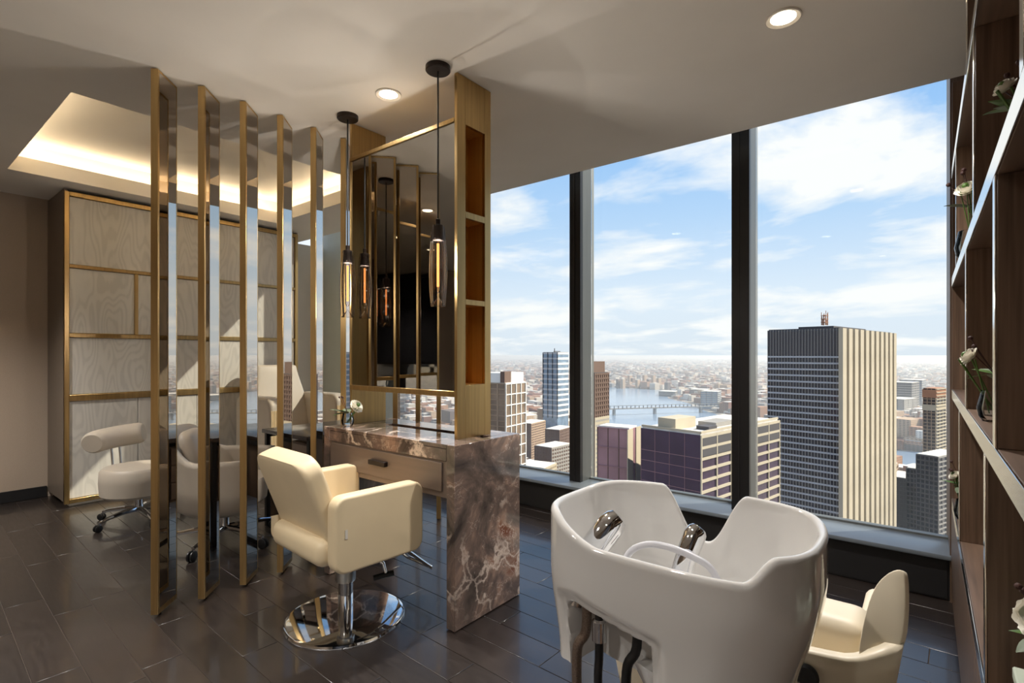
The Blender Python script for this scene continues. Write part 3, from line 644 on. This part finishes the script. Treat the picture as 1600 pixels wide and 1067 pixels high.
def vase(x, y, z, lab, seed, sc=1.0, fr=.045, lean=(0, -.3, .8), tall=.085, lsz=1.0):
    rnd = random.Random(seed)
    v = thing('flower_vase', lab, 'vase', (x, y, z), 0, 'small glass vases of white flowers')
    MB().lathe([(r * sc, h * sc) for r, h in ((.001, 0), (.026, 0), (.034, .012), (.038, .035), (.032, .062), (.029, .08), (.026, .08), (.029, .062), (.034, .035), (.03, .014), (.001, .01))], 28).build('glass_vase', VASEG, v, smooth=True)
    MB().lathe([(r * sc, h * sc) for r, h in ((.001, .011), (.029, .014), (.033, .034), (.031, .045), (.001, .045))], 24).build('water', VASEG, v, smooth=True)
    hz = (.075 + tall * .45) * sc
    fc = Vector((lean[0] * .1, lean[1] * .1, hz + .02 * sc))
    st_ = MB()
    for k in range(4): st_.tube([(rnd.uniform(-.012, .012) * sc, rnd.uniform(-.012, .012) * sc, .02 * sc), tuple(fc + Vector((rnd.uniform(-.02, .02), rnd.uniform(-.02, .02), -.01)))], .0022, 6)
    st_.build('stem', GREENL, v)
    f_ = MB(); flower(f_, fc, fr * sc, lean); f_.build('blossom', PETAL, v, smooth=True)
    g_ = MB(); g_.ball(tuple(fc + Vector(lean).normalized() * fr * .2 * sc), fr * .3 * sc); g_.build('flower_centre', GREENL, v, smooth=True)
    for k in range(7):
        a = rnd.uniform(0, 6.28) if lsz == 1 else 2.6 + k * .45; l_ = MB(); leaf(l_, (0.008 * math.cos(a), .008 * math.sin(a), hz - .03 * sc), (math.cos(a), math.sin(a), rnd.uniform(-.1, .7)), rnd.uniform(.05, .08) * sc * lsz, .035 * sc * lsz); l_.build('leaf', GREENL if k % 3 else GREYL, v, smooth=True)
    tw = MB()
    for k in range(3):
        a = rnd.uniform(2.4, 4.4); e = (.05 * math.cos(a) * sc, .05 * math.sin(a) * sc, hz + rnd.uniform(.03, .07) * sc); tw.tube([(0, 0, hz - .03 * sc), e], .0014, 5); tw.ball(e, .006 * sc, 8, 6)
    tw.build('twig', TWIG, v)
    return v
vase(-2.735, 1.855, DH, 'glass vase with a white flower and leaves on the marble desk', 3, 1.0, .042, (.75, .15, .5), .07, 1.5)
vase(.150, 2.90, 1.7155, 'glass vase with a drooping white flower on the upper bookcase shelf', 5, 1.5, .027, (-.2, -.5, .5), .22)
vase(.150, 1.95, 1.1355, 'glass vase with pale flowers and green leaves on the middle bookcase shelf', 9, 1.05, .026, (-.6, -.1, .4), .17)
vase(.197, 1.43, .6665, 'glass vase with a large white flower standing on the sage box', 12, 1.1, .034, (-.35, -.5, .3), .11)
vase(.140, 3.15, .5655, 'glass vase with a white flower at the window end of the bookcase', 14, 1.1, .022, (-.4, -.2, .5), .20)
vase(.158, 1.42, 1.7155, 'glass vase with yellowish sprigs near the viewer on the upper shelf', 15, .9, .022, (-.4, -.3, .5), .10)
bxx = thing('keepsake_box', 'pale sage paper box on the lowest open bookcase shelf', 'box', (.205, 1.36, .5655), 0)
B(-.06, .12, -.15, .15, 0, .075).build('box_body', SAGE, bxx, bevel=.002, seg=1); B(-.063, .123, -.153, .153, .0755, .10).build('lid', SAGE, bxx, bevel=.003, seg=1)

# ================================================================== CITY
GZ = -200.0
FW = Vector((-math.sin(YAW), math.cos(YAW))); RT = Vector((math.cos(YAW), math.sin(YAW)))
def P(px, d): return (FW + RT * ((px - 800) / FPX)) * d
def G(px, py): return P(px, FPX * (EYE - GZ) / (py - 553))
def zt_(py, d): return EYE - (py - 553) / FPX * d
def far(name, col, rough=.7, metal=0, var=.1, sc=.05, spec=.3): return mat(name, col, rough, metal, var, sc, spec=spec)
STONE = far('cream_stone_facade', (180, 169, 148)); CONC = far('grey_concrete_facade', (150, 146, 140)); BROWN = far('brown_brick_facade', (106, 86, 76)); TAN = far('tan_brick_facade', (160, 138, 116))
DGLASS = far('dark_blue_glass', (34, 40, 54), .12, .2, .3, .15, .8); PURP = far('purple_tinted_glass', (66, 52, 74), .15, .2, .25, .08, .7); PINK = far('pink_reflection_glass', (150, 116, 122), .25, .1, .25, .05, .6)  # pink glass: a reflection on the facade put into the base colour
GLASSB = far('pale_blue_glass', (120, 140, 160), .1, .3, .3, .1, .8); WHITEF = far('white_facade', (226, 224, 218)); DSTONE = far('dark_facade_panel', (78, 76, 78)); SPAND = far('pale_spandrel', (176, 178, 182)); RUST = far('orange_floor_slab', (160, 116, 90)); GOLDG = far('painted_gold_reflection_glass', (128, 110, 94), .2, .2, .4, .08, .7); ROOFM = far('snowy_roof', (214, 208, 198), .8, 0, .2, .2)  # golden glass: its brown-gold reflection is painted as base colour
def tower(label, c0, c1, c2, ztop, body, face_x=None, face_y=None, roof=ROOFM, zlow=-130, name='tower_building', cat='building'):
    """c0 nearest corner, c1 left end, c2 right end; local x runs to c2, local y to c1"""
    c0, c1, c2 = Vector(c0), Vector(c1), Vector(c2); vx = c2 - c0; lx = vx.length; ly = (c1 - c0).length
    t = thing(name, label, cat, (c0.x, c0.y, GZ), math.atan2(vx.y, vx.x)); H = ztop - GZ
    B(0, lx, 0, ly, 0, H).build('body', body, t)
    B(.4, lx - .4, .4, ly - .4, H, H + .5).build('roof', roof, t)
    for fx, L, horiz in ((face_x, lx, True), (face_y, ly, False)):
        if not fx: continue
        fh, bh, bm, nb, bw, pm, top, dep = fx['fh'], fx['bh'], fx['bm'], fx['nb'], fx['bw'], fx['pm'], fx.get('top', 0), fx.get('dep', .5)
        pd_ = fx.get('pd', dep)
        if bh:
            me = None; z = H - top
            while z > zlow - GZ:
                if me is None:
                    o = (B(0, L, -dep, 0, 0, bh) if horiz else B(-dep, 0, 0, L, 0, bh)).build('floor_band', bm, t); me = o.data
                else: o = link('floor_band', me, t)
                o.location = (0, 0, z - bh); z -= fh
        if nb:
            me = None; hz = H - (zlow - GZ) - fx.get('ptop', 0)
            for k in range(nb + 1):
                if me is None:
                    o = (B(-bw / 2, bw / 2, -pd_, 0, 0, hz) if horiz else B(-pd_, 0, -bw / 2, bw / 2, 0, hz)).build('facade_pier', pm, t); me = o.data
                else: o = link('facade_pier', me, t)
                q = k * L / nb
                o.location = (q, 0, zlow - GZ) if horiz else (0, q, zlow - GZ)
    return t, lx, ly, H
def fc(fh, bh, bm, nb, bw, pm, **k): return dict(fh=fh, bh=bh, bm=bm, nb=nb, bw=bw, pm=pm, **k)
# the tall slab seen through the right-hand pane
t, lx, ly, H = tower('tall slab tower with dark ribbon windows and cream fins beside the bookcase', P(1313, 290), P(1203, 321), P(1393, 360), 15.6, DGLASS,
      fc(3.62, .9, STONE, 10, 6.2, STONE, dep=.3, pd=2.2), fc(3.62, .95, SPAND, 24, .28, CONC, top=15.5, dep=.5, pd=.42), DSTONE)
B(-.22, -.01, .6, ly - .6, H - 15, H - 1).build('crown_screen', DSTONE, t); B(lx * .2, lx * .8, ly * .25, ly * .75, H + .5, H + 2.5).build('roof_plant', DSTONE, t)
an = MB(); 
for q in range(5): an.box(8 + q * 1.1, 8.25 + q * 1.1, 10, 10.25, H + 2.5, H + 8.5 + 3 * math.sin(q * 2.2)); an.box(8 + q * 1.1, 8.25 + q * 1.1, 12, 12.25, H + 2.5, H + 8 + 2 * math.cos(q * 1.7))
for q in range(3): an.box(7.6, 13, 9.9, 12.3, H + 4 + q * 2, H + 4.25 + q * 2)
an.build('antenna_frame', RUST, t)
# purple glass block below
t, lx, ly, H = tower('purple glass office block with a cream window grid below the middle pane', P(1095, 182), P(996, 199), P(1217, 224), -27.1, PURP,
      fc(3.9, 1.0, STONE, 6, .6, STONE, top=0, dep=.4, pd=.45), fc(3.9, .18, PINK, 4, .14, PINK, top=8, dep=.12, pd=.12), ROOFM)
B(2, 2.01 + 14, ly * .45, ly * .75, H + .5, H + 4.5).build('roof_plant', STONE, t); B(20, 34, ly * .2, ly * .5, H + .5, H + 2.2).build('roof_plant', CONC, t); B(10, 16, ly * .1, ly * .3, H + .5, H + 1.8).build('roof_plant', DSTONE, t)
for q in range(2): B(0 if q else .3, lx if q else .8, .3 if q else 0, .8 if q else ly, H + .5, H + 1.3).build('parapet', STONE, t)
B(.5, lx, -.36, -.02, H - 7.6, H - 1.0).build('blank_panel_row', DSTONE, t)
tower('glass block with a painted pink reflection and a cream edge left of the purple office block', P(984, 214), P(946, 226), P(997, 222), -29.5, PINK, fc(30, 0, STONE, 1, 6, STONE, pd=.3), fc(8, .3, PINK, 3, .3, BROWN, pd=.2), ROOFM)
# narrow tower by the left mullion
t, lx, ly, H = tower('slim brown and cream tower seen beside the left mullion', P(929, 400), P(908, 414), P(951, 416), -13.5, BROWN,
      fc(3.5, 1.5, BROWN, 7, .7, BROWN, dep=.3, pd=.4), fc(3.5, 1.4, BROWN, 5, .7, BROWN, dep=.3, pd=.4), DSTONE)
B(0, lx * .8, 1, ly * .9, H + .5, H + 9).build('penthouse', BROWN, t); B(-.6, lx, -.7, -.41, 0, H - 34).build('cream_lower_facade', STONE, t)
me = None
for z in range(22):
    if me is None: o = B(.5, lx - .5, -.74, -.68, 0, 1.5).build('window_row', CONC, t); me = o.data
    else: o = link('window_row', me, t)
    o.location = (0, 0, H - 37.5 - z * 3.5)
# blue glass tower with crane
t, lx, ly, H = tower('blue glass tower with a rooftop crane left of the left mullion', P(871, 900), P(853, 925), P(888, 925), 4.0, GLASSB,
      fc(9, 3.2, WHITEF, 0, 1, WHITEF, dep=.4), fc(9, 3.0, SPAND, 3, 2, DGLASS, dep=.4), DSTONE, zlow=-110)
cr = MB(); cr.box(0, 1, 6, 7, H, H + 7); cr.box(-2, 17, 6, 7, H + 1, H + 2.4); cr.build('roof_crane', DSTONE, t)
# white gridded tower right of the vanity
t, lx, ly, H = tower('white gridded glass apartment tower just right of the vanity', P(790, 350), P(767, 366), P(821, 372), -18.5, GOLDG,
      fc(7.2, .7, WHITEF, 4, .7, WHITEF, dep=.5, pd=.6), fc(3.6, .5, TAN, 3, 1.2, TAN, dep=.3), ROOFM)
B(0, lx * .95, 1, ly * .9, H + .5, H + 7).build('penthouse', WHITEF, t); B(-.5, lx * .3, .5, 4, H + .5, H + 8).build('roof_plant', BROWN, t)
# mid distance blocks on the left
for lab, a, b_, c_, d, py, bd, px_ in (('reddish brick apartment slab low beside the white gridded tower', 862, 838, 893, 520, 700, BROWN, CONC), ('low cream block at the foot of the white gridded tower', 850, 812, 869, 440, 732, TAN, STONE),
        ('dark brown block at the edge of the left mullion', 874, 869, 895, 640, 672, BROWN, BROWN), ('brick mid-rise block behind the reddish apartment slab', 830, 818, 852, 760, 662, BROWN, TAN), ('pale mid-rise block below the bridge approach', 862, 850, 888, 1000, 640, TAN, STONE)):
    tower(lab, P(a, d), P(b_, d * 1.03), P(c_, d * 1.05), zt_(py, d), bd, fc(3.6, 1.6, px_, 9, 1.0, px_, dep=.3, pd=.4), fc(3.6, 1.6, bd, 6, 1.0, bd, dep=.3), zlow=max(-196, zt_(py, d) - 70), name='apartment_block')
# right-hand group
t, lx, ly, H = tower('slim tower under construction with orange floors by the bookcase', P(1462, 520), P(1446, 530), P(1477, 536), -33.5, DGLASS,
      fc(3.4, .8, STONE, 3, .8, STONE, dep=1.2, pd=.4), fc(3.4, .7, TAN, 3, .5, TAN, dep=.5, top=10), RUST)
B(-.6, lx + .6, -.6, ly + .6, H - 22, H - 16).build('hoarding_band', STONE, t); B(-.6, lx + .6, -.6, ly + .6, H - 9, H - 1).build('hoarding_band', RUST, t)
for lab, a, b_, c_, d, py, bd, pm_ in (('dark grey tower below the river on the right', 1417, 1404, 1426, 430, 748, DSTONE, DSTONE), ('glass tower at lower right with its sunlit side painted cream', 1446, 1427, 1463, 400, 735, DGLASS, STONE),  # glass tower: sunlight on its right side put into cream bands and piers
        ('gridded dark tower touching the bookcase edge', 1466, 1462, 1502, 380, 714, DGLASS, CONC), ('sliver of red brick tower beside the cream fins', 1396, 1390, 1403, 440, 732, BROWN, TAN)):
    tower(lab, P(a, d), P(b_, d * 1.03), P(c_, d * 1.05), zt_(py, d), bd, fc(3.5, 1.0, pm_, 6, .7, pm_, dep=.4), fc(3.5, 1.0, DSTONE if pm_ is not TAN else BROWN, 5, .6, DSTONE if pm_ is not TAN else BROWN, dep=.4), zlow=-165)
p0 = P(1446, 400)
for lab, a, b_, c_, d, py, bd in (('bluish slab tower across the river on the right', 1424, 1417, 1436, 1550, 598, DSTONE), ('broad grey blocks across the river on the right', 1412, 1402, 1433, 1400, 624, CONC), ('pair of blue towers behind the construction tower', 1440, 1434, 1447, 1700, 594, GLASSB), ('brown tower across the river behind the cream fins', 1408, 1403, 1420, 1900, 640, BROWN),
        ('blue residential tower at the bridge landing', 1121, 1117, 1127, 1900, 612, GLASSB), ('brick warehouse on the far river point', 1104, 1101, 1110, 2300, 609, BROWN), ('low dark hall at the tip of the river point', 1054, 1048, 1061, 2450, 612, DSTONE)):
    tower(lab, P(a, d), P(b_, d * 1.03), P(c_, d * 1.03), zt_(py, d), bd, fc(7, 2.5, CONC, 3, 2, CONC, dep=.5), fc(7, 2.5, CONC, 3, 2, DSTONE, dep=.5), zlow=-190)
rn = random.Random(4)
for k in range(9):
    px = 967 + k * 7.6 + rn.uniform(-2, 2); d = 3150 + rn.uniform(-150, 250); q = P(px, d)
    tower('tan housing tower in the row beyond the far river bank', q, P(px - 3, d + 15), P(px + 4, d + 15), GZ + rn.uniform(45, 70), TAN if k % 3 else BROWN, zlow=-190, name='housing_tower', cat='building')[0]['group'] = 'housing towers beyond the river'
# white office block seen under the navy shade in the mirror
t, lx, ly, H = tower('white office block seen in the mirror under the navy shade', (60, -70), (100, -73), (57, -110), 6, DGLASS, fc(3.6, 1.6, WHITEF, 9, 1.2, WHITEF, dep=.5), fc(3.6, 1.6, WHITEF, 9, 1.2, WHITEF, dep=.5), zlow=-60)
# ground, river, bridge, far blocks
def ground_x(t, b, mp, nz, c):
    tcn = N(t, 'ShaderNodeTexCoord'); v = N(t, 'ShaderNodeTexVoronoi', i_Scale=.022); t.links.new(tcn.outputs['Object'], v.inputs['Vector'])
    bl = ramp(t, [(0, s2l((96, 80, 72))), (.25, s2l((118, 102, 92))), (.5, s2l((92, 92, 94))), (.7, s2l((180, 172, 162))), (1, s2l((205, 203, 198)))], v.outputs['Color'])
    big = N(t, 'ShaderNodeTexNoise', i_Scale=.0012, i_Detail=3.0); t.links.new(tcn.outputs['Object'], big.inputs['Vector'])
    t.links.new(mixc(t, .45, bl.outputs[0], ramp(t, [(.35, (.35, .33, .31)), (.65, (1, .95, .9))], big.outputs['Fac']).outputs[0], 'MULTIPLY'), b.inputs['Base Color'])
CITYG = mat('snow_dusted_city_ground', (140, 130, 120), .9, spec=.1, extra=ground_x)
g = MB(); g.grid(2, 2, lambda u, v: (-30000 + 60000 * u, -30000 + 60000 * v, 0))
go = g.build('city_ground', CITYG, loc=(0, 0, GZ)); tag(go, 'pale hazy city ground stretching to the horizon outside the windows', 'ground', kind='structure')
WATER = mat('river_water', (120, 142, 166), .18, 0, .1, .01, spec=.6)
riv = [G(*q) for q in ((1560, 775), (1395, 757), (1210, 708), (1100, 674), (1000, 668), (940, 668), (880, 646), (850, 640), (868, 628), (905, 607), (960, 605), (1015, 609), (1070, 611), (1040, 617), (1045, 623), (1075, 630), (1090, 638), (1110, 645), (1200, 668), (1395, 705), (1560, 713))]
r_ = MB(); r_.prism([(q.x, q.y, 0) for q in riv], (0, 0, 1.0)); ro = r_.build('river', WATER, loc=(0, 0, GZ)); tag(ro, 'wide pale blue river winding between the city banks', 'river', kind='structure')
a_, b2 = G(925, 650), G(1190, 642)
br_ = thing('river_bridge', 'long grey truss bridge crossing the river', 'bridge', (a_.x, a_.y, GZ), math.atan2((b2 - a_).y, (b2 - a_).x)); L = (b2 - a_).length
B(0, L, -8, 8, 20, 23).build('deck', CONC, br_); B(0, L, -8, -6, 31, 32.5).build('truss_chord', CONC, br_)
me = None
for k in range(44):
    if me is None: o = B(-1, 1, -8, -6, 23, 31).build('truss_post', DSTONE, br_); me = o.data
    else: o = link('truss_post', me, br_)
    o.location = (k * L / 43, 0, 0)
for q in (.12, .35, .62, .86): B(q * L - 3, q * L + 3, -6, 6, 0, 20).build('pier', CONC, br_)
def inside(p, poly):
    r = False; j = len(poly) - 1
    for i in range(len(poly)):
        if (poly[i].y > p.y) != (poly[j].y > p.y) and p.x < (poly[j].x - poly[i].x) * (p.y - poly[i].y) / (poly[j].y - poly[i].y) + poly[i].x: r = not r
        j = i
    return r
def blocks_x(t, b, mp, nz, c):
    at = N(t, 'ShaderNodeAttribute', attribute_name='tone'); gm = N(t, 'ShaderNodeNewGeometry'); sp = N(t, 'ShaderNodeSeparateXYZ'); t.links.new(gm.outputs['Position'], sp.inputs[0])
    nn = N(t, 'ShaderNodeSeparateXYZ'); t.links.new(gm.outputs['Normal'], nn.inputs[0])
    wz = mth(t, 'LESS_THAN', mth(t, 'FRACT', mth(t, 'DIVIDE', sp.outputs[2], 3.7)), .5); wx = mth(t, 'LESS_THAN', mth(t, 'FRACT', mth(t, 'DIVIDE', mth(t, 'ADD', sp.outputs[0], mth(t, 'MULTIPLY', sp.outputs[1], .7)), 5.2)), .55)
    wn = mth(t, 'MULTIPLY', mth(t, 'MULTIPLY', wz, wx), mth(t, 'LESS_THAN', nn.outputs[2], .5))
    t.links.new(mixc(t, mth(t, 'MULTIPLY', wn, .6), at.outputs['Color'], s2l((52, 52, 58))), b.inputs['Base Color'])
BLK = mat('distant_block_facade', (150, 140, 130), .8, spec=.2, extra=blocks_x)
pal = [s2l(c) for c in ((132, 92, 76), (156, 116, 92), (186, 160, 134), (206, 196, 182), (150, 146, 144), (112, 100, 96), (222, 216, 208), (170, 130, 104))]
def blocks(name, label, n, d0, d1, hmin, hmax, seed, pxr=(640, 1640)):
    rn = random.Random(seed); vs = []; fs = []; cols = []
    k = 0
    for _ in range(n * 3):
        if k >= n: break
        d = math.sqrt(rn.uniform(0, 1)) * (d1 - d0) + d0 if d1 < 3000 else d0 * (d1 / d0) ** rn.uniform(0, 1)
        px = rn.uniform(*pxr); p_ = P(px, d)
        if d1 < 3000 and 930 < px < 1220: continue
        if inside(p_, riv) or inside(p_ + Vector((30, 30)), riv) or inside(p_ - Vector((30, 30)), riv): continue
        a = R(-20) + rn.choice((0, R(90))); s_ = 1 + d / 5000; w, l = (rn.uniform(9, 24) * s_, rn.uniform(7, 17) * s_) if d1 < 3000 else (rn.uniform(6, 17) * s_, rn.uniform(5, 12) * s_); h = hmin + (hmax - hmin) * rn.random() ** 2.2
        ca, sa = math.cos(a), math.sin(a); o = len(vs)
        for z in (0, h):
            for x, y in ((-w, -l), (w, -l), (w, l), (-w, l)): vs.append((p_.x + ca * x - sa * y, p_.y + sa * x + ca * y, z))
        fs += [(o, o + 1, o + 5, o + 4), (o + 1, o + 2, o + 6, o + 5), (o + 2, o + 3, o + 7, o + 6), (o + 3, o, o + 4, o + 7), (o + 4, o + 5, o + 6, o + 7)]
        c_ = rn.choice(pal); rc = s2l((206, 203, 198)) if rn.random() < .38 else tuple(v * .8 for v in c_)
        cols += [c_] * 4 + [rc]; k += 1
    me = bpy.data.meshes.new(name); me.from_pydata(vs, [], fs); me.materials.append(BLK)
    at = me.color_attributes.new('tone', 'FLOAT_COLOR', 'CORNER'); arr = []
    for p_ in me.polygons:
        for _ in p_.loop_indices: arr += list(cols[p_.index]) + [1]
    at.data.foreach_set('color', arr)
    o = link(name, me); o.location = (0, 0, GZ); tag(o, label, 'buildings', kind='stuff')
blocks('near_city_blocks', 'countless small brick and snow roofed buildings on the near bank', 1500, 430, 1500, 12, 60, 1, (700, 1560))
blocks('far_city_blocks', 'countless tiny hazy buildings spreading to the horizon beyond the river', 19000, 1500, 16000, 8, 42, 2)
HZ = bpy.data.materials.new('haze'); HZ.use_nodes = True; t = HZ.node_tree; t.nodes.clear()
o_ = N(t, 'ShaderNodeOutputMaterial'); vsn = N(t, 'ShaderNodeVolumeScatter', i_Density=1 / 5200, i_Anisotropy=.35); vsn.inputs[0].default_value = (.86, .93, 1, 1); t.links.new(vsn.outputs[0], o_.inputs['Volume'])
hb = B(-24000, 24000, -2000, 26000, 2, 150).build('haze_layer', HZ, loc=(0, 0, GZ)); tag(hb, 'thin bluish haze lying over the distant city', 'haze', kind='stuff')
